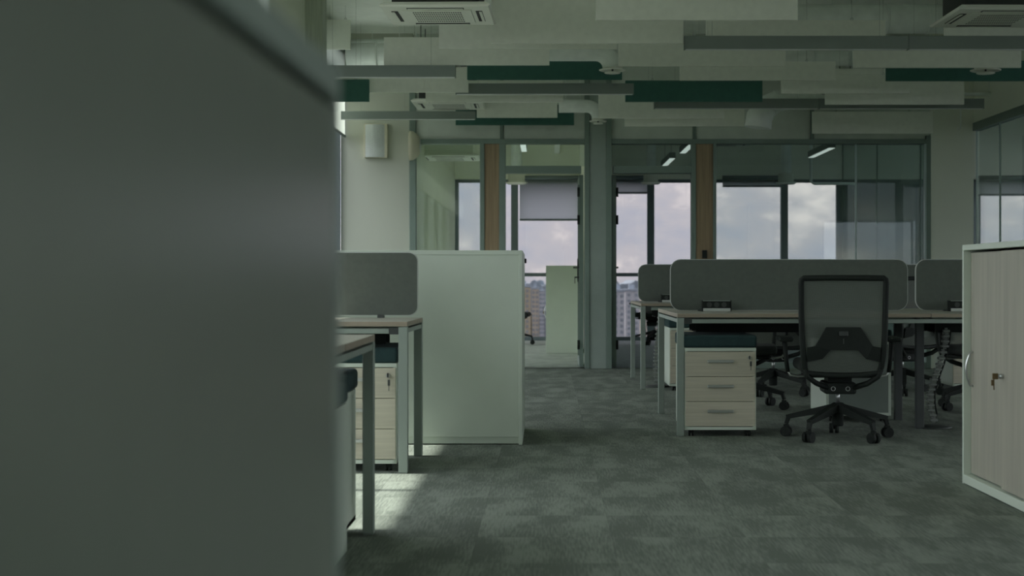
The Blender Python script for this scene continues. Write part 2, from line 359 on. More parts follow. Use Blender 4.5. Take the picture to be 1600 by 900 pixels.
# ---------------- doors (both stand open into the back rooms)
def door(name, px, leaf_dir, label):
    x = PX(px, YB)
    d = sempty(name, label, (x, YB+0.02, 0), 'door')
    z1 = PZ(271, YB)-0.01; L_ = 0.80; t = 0.022
    bb = B(); bb.box(-t, t, 0.06, 0.11, 0.01, z1); bb.box(-t, t, 0.06+L_-0.05, 0.06+L_, 0.01, z1)
    bb.box(-t, t, 0.11, 0.01+L_, 0.01, 0.10); bb.box(-t, t, 0.11, 0.01+L_, z1-0.06, z1); bb.obj('door_frame', FRAME, d)
    bb = B(); bb.box(-0.005, 0.005, 0.11, 0.01+L_, 0.10, z1-0.06); bb.obj('pane', PGLASS, d)
    for zz in (0.25, 1.60, 1.90):
        bb = B(); bb.cyl((leaf_dir*0.03, 0.055, zz-0.05), (leaf_dir*0.03, 0.055, zz+0.05), 0.013, n=10); bb.obj('hinge', BLACK, d)
    h = B(); h.box(leaf_dir*t-0.006, leaf_dir*t+0.006, L_-0.01, L_+0.03, 0.93, 1.19)
    h.cyl((0, L_+0.01, 1.09), (leaf_dir*0.07, L_+0.01, 1.09), 0.010, n=10)
    h.bar((leaf_dir*0.065, L_+0.01, 1.09), (leaf_dir*0.065, L_-0.11, 1.09), 0.018, 0.02)
    h.cyl((0, L_+0.01, 0.98), (leaf_dir*0.06, L_+0.01, 0.98), 0.008, n=8); h.box(leaf_dir*0.055-0.004, leaf_dir*0.055+0.004, L_-0.0, L_+0.02, 0.91, 0.98)
    h.obj('handle', DARK, d)
    return d
door('door_1', 908.5, -1, 'open glass door left of the grey column')
door('door_2', 960.5, 1, 'open glass door right of the grey column')
# ---------------- facades
wn = [0]
def bay(axis, a0, a1, pos, z0, z1, rail=1.03, mull=0.06, label=None, d=0.08, glass=None):
    """a window bay between a0 and a1 along x (axis 'x', pos = y) or along y (axis 'y', pos = x)"""
    wn[0] += 1
    if axis == 'x': wdw = sempty('window_%d' % wn[0], label, ((a0+a1)/2, pos, 0), 'window')
    else: wdw = sempty('window_%d' % wn[0], label, (pos, (a0+a1)/2, 0), 'window')
    h = (a1-a0)/2
    def bx(nm, u0, u1, za, zb, t0, t1, m):
        bb = B()
        if axis == 'x': bb.box(u0, u1, t0, t1, za, zb)
        else: bb.box(t0, t1, u0, u1, za, zb)
        bb.obj(nm, m, wdw)
    bx('mullion', -h, -h+mull/2, z0, z1, -d/2, d/2, WFRAME); bx('mullion', h-mull/2, h, z0, z1, -d/2, d/2, WFRAME)
    bx('frame', -h, h, z0, z0+0.06, -d/2, d/2, WFRAME); bx('frame', -h, h, z1-0.05, z1, -d/2, d/2, WFRAME)
    if rail: bx('rail', -h+mull/2, h-mull/2, rail-0.028, rail+0.028, -d/2, d/2, WFRAME)
    bx('pane', -h+mull/2, h-mull/2, z0+0.06, z1-0.05, -0.006, 0.006, glass or (DIMGLASS if axis == 'x' else GLASS))
# far facade
xs = [-1.44, -0.51, 1.62, 3.71, 4.58, 6.62, 6.74, XE]
for i, (a, c) in enumerate(((-1.44, -0.51), (-0.51, 1.62), (1.62, 3.71), (3.71, 4.58), (6.50, 6.72), (6.72, XE))):
    bay('x', a, c, YF, 0.0, 2.52, 1.03, 0.11, ['narrow window of the left back room beside its white wall', 'far window half covered by a grey blind, seen through the left door', 'far window seen through the right glass door', 'last far window of the right back room', 'narrow window of the side room beside its dark wall', 'window of the side room behind the glazing'][i])
b = B(); b.box(-1.6, XE+0.15, YF-0.05, YF+0.25, 2.52, ZC)
struct(b.obj('wall_far_lintel', WALL), 'wall band above the far windows', 'wall')
b = B(); b.box(4.58, 6.5, YF-0.05, YF+0.25, 0, 2.52); struct(b.obj('wall_far_side', DARKWALL), 'dark wall of the side room next to the far windows', 'wall')
# left facade: bays along y; solid piers between
segs = [(-6.4, -4.8), (-4.8, -3.0), (-3.0, -0.6), (-0.6, 1.8), (1.8, 4.2), (4.2, 6.70), (6.70, 8.56), (8.56, 10.5), (10.9, 11.5), (11.5, 13.5), (13.75, 15.80)]
for i, (a, c) in enumerate(segs):
    bay('y', a, c, XL-0.04, 0.0, 3.42 if c < 12 or c > 15 else 2.49, 1.03, 0.05, 'left facade window %s' % ['in the corner far behind the viewer', 'far behind the viewer', 'just behind the viewer', 'beside the viewer', 'beside the near blurred cabinet', 'beside the nearest left desk', 'beside the left desk with the felt screen', 'beside the white cabinet back', 'past the narrow white pier', 'before the grey post', 'next to the off-white plaster pier'][i])
LB = ['in the corner far behind the viewer', 'far behind the viewer', 'just behind the viewer', 'beside the viewer', 'beside the near blurred cabinet', 'beside the nearest left desk', 'beside the left desk with the felt screen', 'beside the white cabinet back', 'past the narrow white pier', 'next to the off-white plaster pier']
for i, (a, c) in enumerate(segs[:9]+segs[10:]):
    t = thing('roller_blind', 'added pale blind on the left window '+LB[i], 'blind', (XL+0.05, (a+c)/2, 0), 0, 'added blinds on the left facade')  # blinds added to glow in the sun and light the ceiling
    h = (c-a)/2-0.01; zb = 2.49 if a < 8 else 3.0 if a < 13 else 2.49
    bb = B(); bb.box(-0.002, 0.002, -h, h, zb+0.01, 3.40); bb.obj('fabric', PALEBLIND, t)
    bb = B(); bb.box(-0.01, 0.01, -h, h, zb-0.01, zb+0.01); bb.obj('bottom_bar', WFRAME, t)
    bb = B(); bb.cyl((0, -h, 3.42), (0, h, 3.42), 0.03, n=12); bb.obj('roller', WFRAME, t)
b = B(); b.box(XL-0.3, XL, YN, 11.5, 3.42, ZC); b.box(XL-0.3, XL, 11.5, 13.75, 2.49, ZC); b.box(XL-0.3, XL, 13.75, YB+0.1, 3.42, ZC); b.box(XL-0.25, XL, 10.5, 10.9, 0, 3.42); b.box(XL-0.2, XL, 13.5, 13.75, 0, 2.49)
struct(b.obj('wall_left', WALL), 'white wall band over the left facade windows', 'wall')
b = B(); b.box(XL, XL+0.16, 13.5, 13.75, 0, ZC, 0.004)
struct(b.obj('trim_1', mat('grey_oak_post', (0.46, 0.50, 0.42), 0.7, var=0.15, nscale=5, stretch=(14, 14, 0.6))), 'grey timber post standing against the left facade', 'post')
xn = [7.14, XE]
for i, (a, c) in enumerate(zip(xn, xn[1:])):
    bay('x', a, c, YN-0.04, 0.0, 2.49, 1.03, 0.08, 'window far behind the viewer in the right corner', glass=GLASS)
for i, (a, c) in enumerate(((-6.4, -3.4), (-3.4, -0.4), (-0.4, 2.6), (2.6, 5.6), (5.6, 8.7), (8.7, 11.2), (11.2, YG-0.12), (YG+0.05, 16.7), (16.7, 19.8), (19.8, 22.9))):
    bay('y', a, c, XE+0.06, 0.0, 3.32, 1.03, 0.06, 'unseen east window added for daylight, %s from the back' % ['first', 'second', 'third', 'fourth', 'fifth', 'sixth', 'seventh', 'eighth', 'ninth', 'tenth'][i])  # unseen windows added to bring daylight in from the right
for i, (a, c) in enumerate(((16.3, 18.4), (18.4, 20.5), (20.5, 22.7))):
    bay('y', a, c, -1.5, 0.0, 1.25, None, 0.05, 'added low window of the left back room, %s from the partition' % ['first', 'second', 'third'][i])  # hidden windows added so bounced sun brightens this room
# right side glazing
sg = sempty('wall_side_glazing', 'floor to head glass wall along the right side', (XR, 0, 0), 'glass wall')
ys = [YG, 14.2, 15.0, YB-0.02]
for a, c in zip(ys, ys[1:]):
    bb = B(); bb.box(0.03, 0.042, a+0.004, c-0.004, 0.06, 2.56); bb.obj('pane', PGLASS, sg)
    bb = B(); bb.box(0.026, 0.046, c-0.004, c+0.004, 0.06, 2.56); bb.obj('glass_seam', mat('pale_glass_seam', (0.42, 0.52, 0.50), 0.3), sg)
bb = B(); bb.box(-0.01, 0.08, YG, YB-0.02, 2.55, 2.635); bb.obj('head_rail', FRAME, sg)
bb = B(); bb.box(0.0, 0.07, YG, YB-0.02, 0.0, 0.06); bb.obj('foot_rail', FRAME, sg)
# ------------------------------------------------------------------ roller blinds
def blind(px0, px1, pyb, Y, label, top=2.52):
    x0_, x1_ = PX(px0, Y), PX(px1, Y); zb = PZ(pyb, Y)
    t = thing('roller_blind', label, 'blind', ((x0_+x1_)/2, Y, 0), 0, 'roller blinds on the far windows')
    h = (x1_-x0_)/2
    bb = B(); bb.box(-h, h, -0.004, 0.004, zb, top); bb.obj('fabric', BLIND, t)
    bb = B(); bb.box(-h, h, -0.012, 0.012, zb-0.03, zb, 0.004); bb.obj('bottom_bar', WFRAME, t)
    bb = B(); bb.cyl((-h, 0, top+0.02), (h, 0, top+0.02), 0.035, n=12); bb.obj('roller', WFRAME, t)
YW = YF-0.13
blind(812, 904, 342, YW, 'long grey roller blind half down, seen through the left door')
blind(955, 1011, 300, YW, 'short grey roller blind seen through the right door')
blind(1129, 1221, 289.5, YW, 'wide grey roller blind seen through the large right glazing')
blind(1529, 1700, 303, YW, 'grey roller blind seen through the side glazing')
# ------------------------------------------------------------------ cabinets
def cabinet(label, loc, rz, W=1.2, D=0.44, H=1.12, body=LAM, door=OAK, locked=True, grp='sliding-door cabinets', fr=0.0, gap=0.011):
    """front towards local -y, width along local x from 0 to W, front plane at y = 0"""
    t = thing('sliding_door_cabinet', label, 'cabinet', loc, rz, grp)
    T = 0.02
    bb = B(); bb.box(0, W, 0, D, H-0.026, H, 0.0015); bb.obj('top_panel', body, t)
    bb = B(); bb.box(0, T, 0, D, 0.0, H-0.026, 0.0015); bb.obj('side_panel', body, t)
    bb = B(); bb.box(W-T, W, 0, D, 0.0, H-0.026, 0.0015); bb.obj('side_panel', body, t)
    bb = B(); bb.box(T, W-T, 0, D-0.01, 0.005, 0.045, 0.0015); bb.obj('bottom_panel', body, t)
    bb = B(); bb.box(T, W-T, D-0.012, D-0.004, 0.045, H-0.026); bb.obj('back_panel', body, t)
    bb = B(); bb.box(T, W-T, 0.05, D-0.02, 0.56, 0.58); bb.obj('shelf', body, t)
    z0_, z1_ = 0.052, H-0.026-gap
    d1 = B(); d1.box(T+0.003, W/2+0.01, 0.034-fr, 0.050-fr, z0_, z1_, 0.001); d1 = d1.obj('door', door, t)
    d2 = B(); d2.box(W/2-0.045, W-T-0.003, 0.012-fr, 0.028-fr, z0_, z1_, 0.001); d2 = d2.obj('door', door, t)
    for d, hx, yy in ((d1, T+0.035, 0.034-fr), (d2, W-T-0.035, 0.012-fr)):
        pts = [(hx, yy+0.001, 0.46), (hx, yy-0.012, 0.462)]+[(hx, yy-0.012-0.020*math.sin(PI*k/8), 0.465+0.15*k/8) for k in range(1, 8)]+[(hx, yy-0.012, 0.618), (hx, yy+0.001, 0.62)]
        hb = B(); hb.ring_tube(pts, 0.0055, 8); hb.obj('handle', CHROME, d)
    if locked:
        lx, yy = W/2-0.018, 0.012
        k = B(); k.cyl((lx, yy+0.002, 0.54), (lx, yy-0.018, 0.54), 0.011, n=14); k.cyl((lx, yy-0.018, 0.54), (lx, yy-0.022, 0.54), 0.006, n=10); k.obj('lock', CHROME, d2)
        k = B(); k.box(lx-0.0025, lx+0.0025, yy-0.047, yy-0.022, 0.527, 0.553, 0.001); k.box(lx-0.002, lx+0.002, yy-0.042, yy-0.038, 0.482, 0.53); k.box(lx-0.003, lx+0.003, yy-0.052, yy-0.038, 0.50, 0.525, 0.001); k.obj('key', mat('worn_brass', (0.18, 0.13, 0.07), 0.4, metal=0.8), d2)
    return t
s_r = (755-VY)/CZ; Yr = F/s_r; Xr = PX(1503.5, Yr)
# right: front faces -x, far end at Yr
cabinet('pale oak sliding-door cabinet with key in its lock, at the right edge', (Xr, Yr, 0), -PI/2, 1.2, 0.44, 1.118)
# left foreground, door face towards +x, far end at Y 1.13
a = math.atan(29/2300)
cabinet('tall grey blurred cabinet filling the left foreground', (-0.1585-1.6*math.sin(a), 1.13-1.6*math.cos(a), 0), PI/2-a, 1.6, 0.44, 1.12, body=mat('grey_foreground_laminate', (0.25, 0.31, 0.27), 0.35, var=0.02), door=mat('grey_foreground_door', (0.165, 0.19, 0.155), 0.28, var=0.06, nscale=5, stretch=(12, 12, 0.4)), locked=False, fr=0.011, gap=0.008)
# back-to-back pair left of the aisle
Yc = F/((695-VY)/CZ); Xc = PX(816, Yc)
cabinet('white cabinet turned back-side on, beside the aisle behind the left desk', (Xc, Yc+0.44, 0), PI, 1.3, 0.44, 1.125)
t2 = cabinet('narrow sliver of a second cabinet standing behind the white aisle cabinet', (Xc-1.3, Yc+0.90, 0), 0, 1.3, 0.44, 1.12)
t2.rotation_euler = (0, 0, PI); t2.location = (Xc, Yc+0.49+0.44, 0)
bb = B(); bb.box(0, 0.012, -0.03, 0.0, 1.06, 1.09, 0.003)
o = bb.obj('bumper', BLACK, t2); o.location = (-0.012, 0.06, 0)
# far cabinet in the left back room, front towards -x
Yk = F/((552-VY)/CZ)
cabinet('white cabinet standing inside the left back room by the open door', (PX(853, Yk), Yk+1.2, 0), -PI/2, 1.2, 0.46, 1.135)
# ------------------------------------------------------------------ pedestals
def caster(bm, x, y, r=0.018, off=0.0):
    bm.cyl((x-0.016, y, r), (x-0.004, y, r), r, n=12); bm.cyl((x+0.004, y, r), (x+0.016, y, r), r, n=12)
    bm.box(x-0.012, x+0.012, y-0.014, y+0.014, r, 2*r+0.006)
def pedestal_proto():
    t = thing('drawer_pedestal', '', 'pedestal', (0, 0, 0), 0, 'mobile drawer pedestals with teal cushions')
    W, D, z0_, z1_ = 0.436, 0.585, 0.042, 0.54
    bb = B(); bb.box(0, 0.018, 0.0, D, z0_, z1_-0.02, 0.001); bb.obj('side_panel', LAM, t)
    bb = B(); bb.box(W-0.018, W, 0.0, D, z0_, z1_-0.02, 0.001); bb.obj('side_panel', LAM, t)
    bb = B(); bb.box(0, W, -0.002, D, z1_-0.02, z1_, 0.001); bb.obj('top_panel', LAM, t)
    bb = B(); bb.box(0.0, W, 0.0, D, z0_-0.002, z0_+0.018, 0.001); bb.obj('bottom_panel', LAM, t)
    bb = B(); bb.box(0.018, W-0.018, D-0.014, D-0.002, z0_+0.018, z1_-0.02); bb.obj('back_panel', mat('shade_grey_back', (0.20, 0.24, 0.21), 0.6), t)  # under-desk shade painted into the back panel colour
    h = (z1_-0.022-z0_-0.02)/3
    for k in range(3):
        za = z0_+0.02+k*h+0.0015; zb = za+h-0.003
        db = B(); db.box(0.005, W-0.005, -0.006, 0.012, za, zb, 0.001)
        if k == 0: dm = db.mesh('drawer', OAKH); d = link('drawer', dm, t)
        else: d = link('drawer', dm, t, (0, 0, k*h))
        zc = z0_+0.02+0.62*h
        if k == 0:
            hb = B(); hb.box(0.138, 0.298, -0.026, -0.018, zc-0.010, zc+0.008, 0.003, 2); hb.box(0.146, 0.160, -0.02, -0.004, zc-0.006, zc+0.004); hb.box(0.276, 0.290, -0.02, -0.004, zc-0.006, zc+0.004)
            hm = hb.mesh('handle', CHROME)
        link('handle', hm, d)
        if k == 2:
            zl = z0_+0.02+2*h+0.75*h-2*h
            lb = B(); lb.cyl((W-0.042, -0.004, zl), (W-0.042, -0.018, zl), 0.011, n=14); lb.obj('lock', CHROME, d)
            kb = B(); kb.box(W-0.046, W-0.040, -0.036, -0.018, zl-0.009, zl+0.013, 0.002); kb.box(W-0.042, W-0.030, -0.034, -0.030, zl-0.05, zl-0.02, 0.001); kb.box(W-0.0375, W-0.0345, -0.033, -0.031, zl-0.075, zl-0.05); kb.obj('key', DARK, d)
    cb = B(); cb.box(-0.008, W+0.004, -0.012, D+0.004, z1_+0.001, z1_+0.078, 0.016, 3); cb.obj('cushion', TEAL, t)
    for (x, y) in ((0.045, 0.05), (W-0.045, 0.05), (0.045, D-0.06), (W-0.045, D-0.06)):
        c_ = B(); caster(c_, x, y); c_.obj('caster', BLACK, t)
    return t
ped = pedestal_proto()
PW = 0.436
ped.location = (PX(1069.5, 8.96), 8.96, 0); ped['label'] = 'nearest oak-front drawer pedestal with teal cushion at the left end of the right desks'
dup(ped, (1.05, 12.64, 0), 0, 'oak-front pedestal with teal cushion partly hidden behind the nearest right pedestal')
dup(ped, (PX(1291, 9.9)+PW, 9.90+0.585, 0), PI, 'pedestal seen from its white back, behind the front swivel chair')
dup(ped, (3.48, 12.64, 0), 0, 'pedestal beyond the cable spine, beside the right cabinet')
dup(ped, (PX(620, 7.32)-PW, 7.32, 0), 0, 'oak-front pedestal with key under the left desk with the felt screen')
dup(ped, (-0.731, 5.62, 0), PI, 'pedestal with teal cushion behind the steel leg of the nearest left desk')
dup(ped, (-0.676-PW, 4.385, 0), 0, 'pedestal nearest the blurred cabinet under the nearest left desk')
# ------------------------------------------------------------------ desks
DH = 0.749
def desk(label, x0, y0, W, D, modules=1, double=True, midlegs=None, rz=0.0, leg=0.042, trays=True, anchor='l'):
    """origin at the near corner (left for 'l'), x to the right"""
    t = thing('bench_desk' if double else 'office_desk', label, 'desk', (x0, y0, 0), rz, 'steel-leg desks with oak tops')
    sgn = 1 if anchor == 'l' else -1
    def xr(a, c): return (a, c) if sgn == 1 else (-c, -a)
    tops = [(0.0, D/2-0.006), (D/2+0.006, D)] if double else [(0.0, D)]
    for m in range(modules):
        for (ya, yb) in tops:
            bb = B(); xa, xb = xr(m*W+0.002, (m+1)*W-0.002)
            bb.box(xa, xb, ya, yb, DH-0.024, DH, 0.001)
            for f in bb.bm.faces:
                if abs(f.normal.z) < 0.5: f.material_index = 1
            bb.obj('desktop', [DESK, EDGE], t)
    TW = modules*W
    z1_ = DH-0.034
    for xx in (0.001, TW-leg-0.001):
        xa, xb = xr(xx, xx+leg)
        for ya in (0.004, D-leg-0.004):
            bb = B(); bb.box(xa, xb, ya, ya+leg, 0.004, z1_+0.009, 0.002); bb.box(xa+0.004, xb-0.004, ya+0.004, ya+leg-0.004, 0, 0.004); bb.obj('leg', STEEL, t)
        bb = B(); bb.box(xa+0.004, xb-0.004, leg, D-leg, z1_-0.022, z1_, 0.001); bb.obj('side_rail', STEEL, t)
    if midlegs:
        for xx, yy in midlegs:
            bb = B(); bb.box(xx, xx+leg+0.008, yy, yy+leg, 0.0, z1_, 0.002); bb.obj('leg', mat('anthracite_steel', (0.045, 0.054, 0.053), 0.5), t)
        bb = B(); bb.box(midlegs[0][0], midlegs[0][0]+leg, 0.1, D-0.1, z1_-0.02, z1_); bb.obj('side_rail', STEEL, t)
    for k, ya in enumerate((0.012, D-0.042) if not double else (0.012, D/2-0.25, D/2+0.21, D-0.042)):
        xa, xb = xr(leg+0.05, TW-leg-0.05)
        bb = B(); bb.box(xa, xb, ya, ya+0.03, z1_-0.026, z1_, 0.002); bb.obj('front_rail', STEEL, t)
        for xx in (leg+0.001, TW-leg-0.05):
            xc, xd = xr(xx, xx+0.05); bb = B(); bb.box(xc, xd, ya+0.002, ya+0.028, z1_-0.030, z1_+0.004); bb.obj('rail_bracket', DARK, t)
    if trays:
        for m in range(modules):
            for yc in ((D/2-0.13, D/2+0.13) if double else (D-0.18,)):
                xa, xb = xr(m*W+0.17, (m+1)*W-0.17)
                bb = B(); bb.box(xa, xb, yc-0.09, yc+0.09, z1_-0.10, z1_-0.095); bb.box(xa, xb, yc-0.09, yc-0.085, z1_-0.10, z1_-0.03); bb.box(xa, xb, yc+0.085, yc+0.09, z1_-0.10, z1_-0.03)
                bb.obj('cable_tray', BLACK, t)
    return t
BX = PX(1058, 8.95)
B1Y, B2Y, BD = 8.95, 12.76, 1.56
desk('double bench desk with oak tops nearest on the right, behind the front swivel chair', BX, B1Y, 1.545, BD, 2, True, [(1.575, 0.48), (1.575, 1.06)])
desk('double bench desk in the second row, nearer the glass partition', 0.81, B2Y, 1.545, BD, 2, True, [(1.575, 0.48), (1.575, 1.06)])
desk('single oak desk on the left, in front of the white cabinet back', PX(637, 7.245), 7.245, 1.5, 0.76, 1, False, None, -math.atan(36/2300), 0.045, anchor='r')
desk('nearest left bench desk, mostly hidden by the blurred cabinet', -0.648, 3.95, 1.5, 1.60, 1, True, None, 0, 0.042, anchor='r')
# ------------------------------------------------------------------ desk screens
def screen(label, x0, x1, y, z0, z1, r=0.07, rz=0):
    t = thing('desk_screen', label, 'desk screen', ((x0+x1)/2, y, 0), rz, 'dark felt desk screens')
    h = (x1-x0)/2
    bb = B(); bb.prism(rrect(-h+0.004, h-0.004, z0+0.004, z1-0.004, r-0.004), 'y', -0.013, 0.013); bb.obj('felt_panel', FELT, t)
    bb = B()
    out = rrect(-h, h, z0, z1, r); inn = rrect(-h+0.004, h-0.004, z0+0.004, z1-0.004, r-0.004); n = len(out)
    vo = [[bb.bm.verts.new((p[0], yy, p[1])) for p in out] for yy in (-0.010, 0.010)]
    vi = [[bb.bm.verts.new((p[0], yy, p[1])) for p in inn] for yy in (-0.010, 0.010)]
    for k in range(n):
        j = (k+1) % n
        bb.bm.faces.new((vo[0][k], vo[0][j], vo[1][j], vo[1][k])); bb.bm.faces.new((vo[0][k], vi[0][k], vi[0][j], vo[0][j])); bb.bm.faces.new((vo[1][k], vo[1][j], vi[1][j], vi[1][k]))
    bb.obj('edge_trim', TRIM, t)
    for xx in (-h+0.2, h-0.2):
        bb = B(); bb.box(xx-0.018, xx+0.018, -0.016, 0.016, DH, z0+0.006); bb.obj('clamp', DARK, t)
    return t
ym = B1Y+BD/2
screen('long dark felt screen on the nearest right bench, behind the front chair', PX(1047, ym), PX(1418, ym), ym, DH+0.002, PZ(405, ym))
screen('felt screen cut off by the right cabinet, on the nearest right bench', PX(1430, ym), PX(1430, ym)+1.52, ym, DH+0.002, PZ(405, ym))
ym2 = B2Y+BD/2
screen('felt screen on the second bench, peeking out left of the long screen', PX(997, ym2), PX(997, ym2)+1.52, ym2, DH+0.002, PZ(413, ym2))
screen('second-row felt screen seen in the gap between the front screens', PX(997, ym2)+1.56, PX(997, ym2)+3.08, ym2, DH+0.002, PZ(413, ym2))
screen('felt screen on the left desk before the white cabinet back', PX(653, 7.97)-1.38, PX(653, 7.97), 7.97, DH+0.012, PZ(394, 7.97), 0.05, 0)
# ------------------------------------------------------------------ power sockets on the desks
def power(label, px0, Y, back=0.0):
    t = thing('power_block', label, 'power socket', (PX(px0, Y), Y, DH), 0, 'desk power blocks')
    bb = B(); bb.box(0, 0.178, -0.03, 0.03, 0.0, 0.020, 0.002); bb.obj('base_plate', TRIM, t)
    bb = B(); bb.box(-0.002, 0.178, -0.028, 0.03, 0.0205, 0.066, 0.003); body = bb.obj('socket_body', BLACK, t)
    bb = B(); bb.box(0.0, 0.176, -0.028, 0.03, 0.0662, 0.070, 0.001); bb.obj('top_strip', STEEL, t)
    for k in range(3):
        bb = B(); c = (0.04+k*0.048)
        bb.cyl((c, -0.0285, 0.043), (c, -0.0315, 0.043), 0.017, n=14); bb.obj('socket', DARK, body)
    for xx in (-0.007, 0.178):
        bb = B(); bb.box(xx, xx+0.006, -0.03, 0.03, 0, 0.07, 0.001); bb.obj('end_cap', BLACK, t)
power('black power socket block left on the front bench by the long screen', 1098, 9.6)
power('black power socket block next to the right cabinet edge', 1484, 9.6)
power('black power socket block on the second-row bench', 1034, 13.42)
# ------------------------------------------------------------------ swivel chairs (user faces +y)
def chair_proto():
    t = thing('swivel_chair', '', 'chair', (0, 0, 0), 0, 'black mesh-back swivel chairs')
    bb = B(); bb.lathe([(0.030, 0.075), (0.034, 0.085), (0.034, 0.15), (0.044, 0.16), (0.044, 0.205), (0.030, 0.215)], n=18); bb.obj('hub', BLACK, t)
    lb = B(); lb.bar((0, 0.03, 0.185), (0, 0.315, 0.118), 0.052, 0.046, 0.030, 0.026); lb.bar((0, 0.303, 0.12), (0, 0.318, 0.075), 0.028, 0.022, 0.022, 0.020)
    lm = lb.mesh('leg', BLACK)
    cb = B(); r = 0.031
    for s_ in (-1, 1):
        cb.cyl((s_*0.006, 0.318, r), (s_*0.028, 0.318, r), r, n=18)
    cb.box(-0.010, 0.010, 0.300, 0.334, 0.040, 0.072, 0.003); cb.cyl((-0.03, 0.318, r), (0.03, 0.318, r), 0.008, n=8)
    cm = cb.mesh('caster', BLACK)
    for k in range(5):
        an = math.radians(-3+72*k)
        l_ = link('leg', lm, t); l_.rotation_euler = (0, 0, an)
        link('caster', cm, l_)
    bb = B(); bb.cyl((0, 0, 0.20), (0, 0, 0.30), 0.013, n=14); bb.obj('gas_column', CHROME, t)
    mb = B(); mb.box(-0.095, 0.095, -0.13, 0.13, 0.275, 0.345, 0.015, 2); mech = mb.obj('mechanism', BLACK, t)
    for xx in (-0.043, 0.043):
        rb = B(); rb.ring_tube([(xx+0.012*math.cos(2*PI*k/16), -0.132, 0.308+0.012*math.sin(2*PI*k/16)) for k in range(16)], 0.0022, 6, closed=True); rb.obj('ring', CHROME, mech)
    sb = B(); sb.box(-0.245, 0.245, -0.20, 0.27, 0.405, 0.475, 0.03, 4); sb.obj('seat', BLACKF, t)
    sb = B(); sb.box(-0.20, 0.20, -0.17, 0.22, 0.375, 0.408, 0.012); sb.box(-0.07, 0.07, -0.10, 0.10, 0.34, 0.38); sb.obj('seat_pan', BLACK, t)
    # back frame: closed loop, leaning back
    def yb(z): return -0.215-0.10*max(0, (z-0.42))-0.03*math.sin(min(1, max(0, (z-0.4)/0.3))*PI)
    loop = [(0.205, 0.405), (0.222, 0.44), (0.232, 0.52), (0.240, 0.64), (0.243, 0.76), (0.245, 0.90), (0.246, 0.935), (0.243, 0.955), (0.232, 0.964), (0.12, 0.966), (0.0, 0.966)]
    full = [(x, yb(z), z) for x, z in loop]+[(-x, yb(z), z) for x, z in loop[::-1][1:]]+[(-0.10, yb(0.395), 0.395), (0, yb(0.395), 0.393), (0.10, yb(0.395), 0.395)]
    fb = B(); fb.ring_tube(full, [(0.016, 0.017)]*len(full), 8, closed=True); fb.obj('back_frame', BLACK, t)
    # mesh panel
    pb = B(); zs = [0.40+0.56*k/10 for k in range(11)]; rows = []
    for z in zs:
        hw = 0.205 + (0.24-0.205)*min(1, (z-0.40)/0.2)
        rows.append([pb.bm.verts.new((u*hw, yb(z)+0.004+0.012*(1-u*u), z)) for u in (-1, -0.5, 0, 0.5, 1)])
    for r0, r1 in zip(rows, rows[1:]):
        for k in range(4):
            f = pb.bm.faces.new((r0[k], r0[k+1], r1[k+1], r1[k])); f.smooth = True
    pb.obj('mesh_panel', MESHF, t)
    # lumbar support
    q = lambda x, y: ((x-1317)/263.0, 0.957+(436.5-y)/263.0)
    top = [(1262, 541), (1274, 539), (1291, 510), (1343, 510), (1361, 539), (1373, 541)]
    bot = [(1262, 563), (1285, 559), (1297, 545), (1339, 545), (1352, 559), (1373, 563)]
    ub = B(); A = []
    for off in (-0.016, -0.002):
        A.append(([ub.bm.verts.new((q(*p)[0], yb(q(*p)[1])+off, q(*p)[1])) for p in top], [ub.bm.verts.new((q(*p)[0], yb(q(*p)[1])+off, q(*p)[1])) for p in bot]))
    for k in range(5):
        for (tp, bt) in A: ub.bm.faces.new((tp[k], tp[k+1], bt[k+1], bt[k]))
        ub.bm.faces.new((A[0][0][k], A[1][0][k], A[1][0][k+1], A[0][0][k+1])); ub.bm.faces.new((A[0][1][k], A[0][1][k+1], A[1][1][k+1], A[1][1][k]))
    lum = ub.obj('lumbar_support', BLACK, t)
    kb = B(); kb.box(-0.026, 0.026, yb(0.63)-0.024, yb(0.63)-0.014, 0.625, 0.655, 0.004); kb.box(-0.003, 0.003, yb(0.60)-0.020, yb(0.60)-0.012, 0.58, 0.61); kb.obj('lumbar_knob', DARK, lum)
    # brackets from back frame to mechanism
    for s_ in (-1, 1):
        gb = B(); gb.ring_tube([(s_*0.222, yb(0.43), 0.43), (s_*0.205, yb(0.40)-0.004, 0.385), (s_*0.15, -0.19, 0.345), (s_*0.08, -0.12, 0.315)], [(0.016, 0.02)]*4, 8); gb.obj('back_bracket', BLACK, t)
        ab = B(); ab.ring_tube([(s_*0.10, -0.02, 0.385), (s_*0.245, -0.02, 0.375), (s_*0.285, -0.02, 0.382), (s_*0.300, -0.02, 0.41)], 0.009, 8); arm = ab.obj('arm_tube', CHROME, t)
        ab = B(); ab.ring_tube([(s_*0.300, -0.02, 0.40), (s_*0.310, -0.02, 0.48), (s_*0.318, -0.01, 0.585)], [(0.013, 0.02), (0.013, 0.022), (0.016, 0.026)], 8); ab.obj('arm_post', BLACK, t)
        ab = B(); ab.box(s_*0.318-0.043, s_*0.318+0.043, -0.12, 0.12, 0.585, 0.615, 0.012, 3); ab.obj('arm_pad', BLACK, t)
    return t
ch = chair_proto()
ch.location = (PX(1309, 8.86), 8.86, 0); ch.rotation_euler = (0, 0, math.radians(-4)); ch['label'] = 'front black swivel chair with mesh back turned to the viewer'
dup(ch, (1.46, 10.95, 0), math.radians(172), 'swivel chair on the far side of the front bench, behind the nearest pedestal')
dup(ch, (1.88, 12.25, 0), math.radians(10), 'swivel chair at the second bench, left of the front chair')
dup(ch, (2.98, 12.35, 0), math.radians(28), 'swivel chair seen between the two middle desk legs')
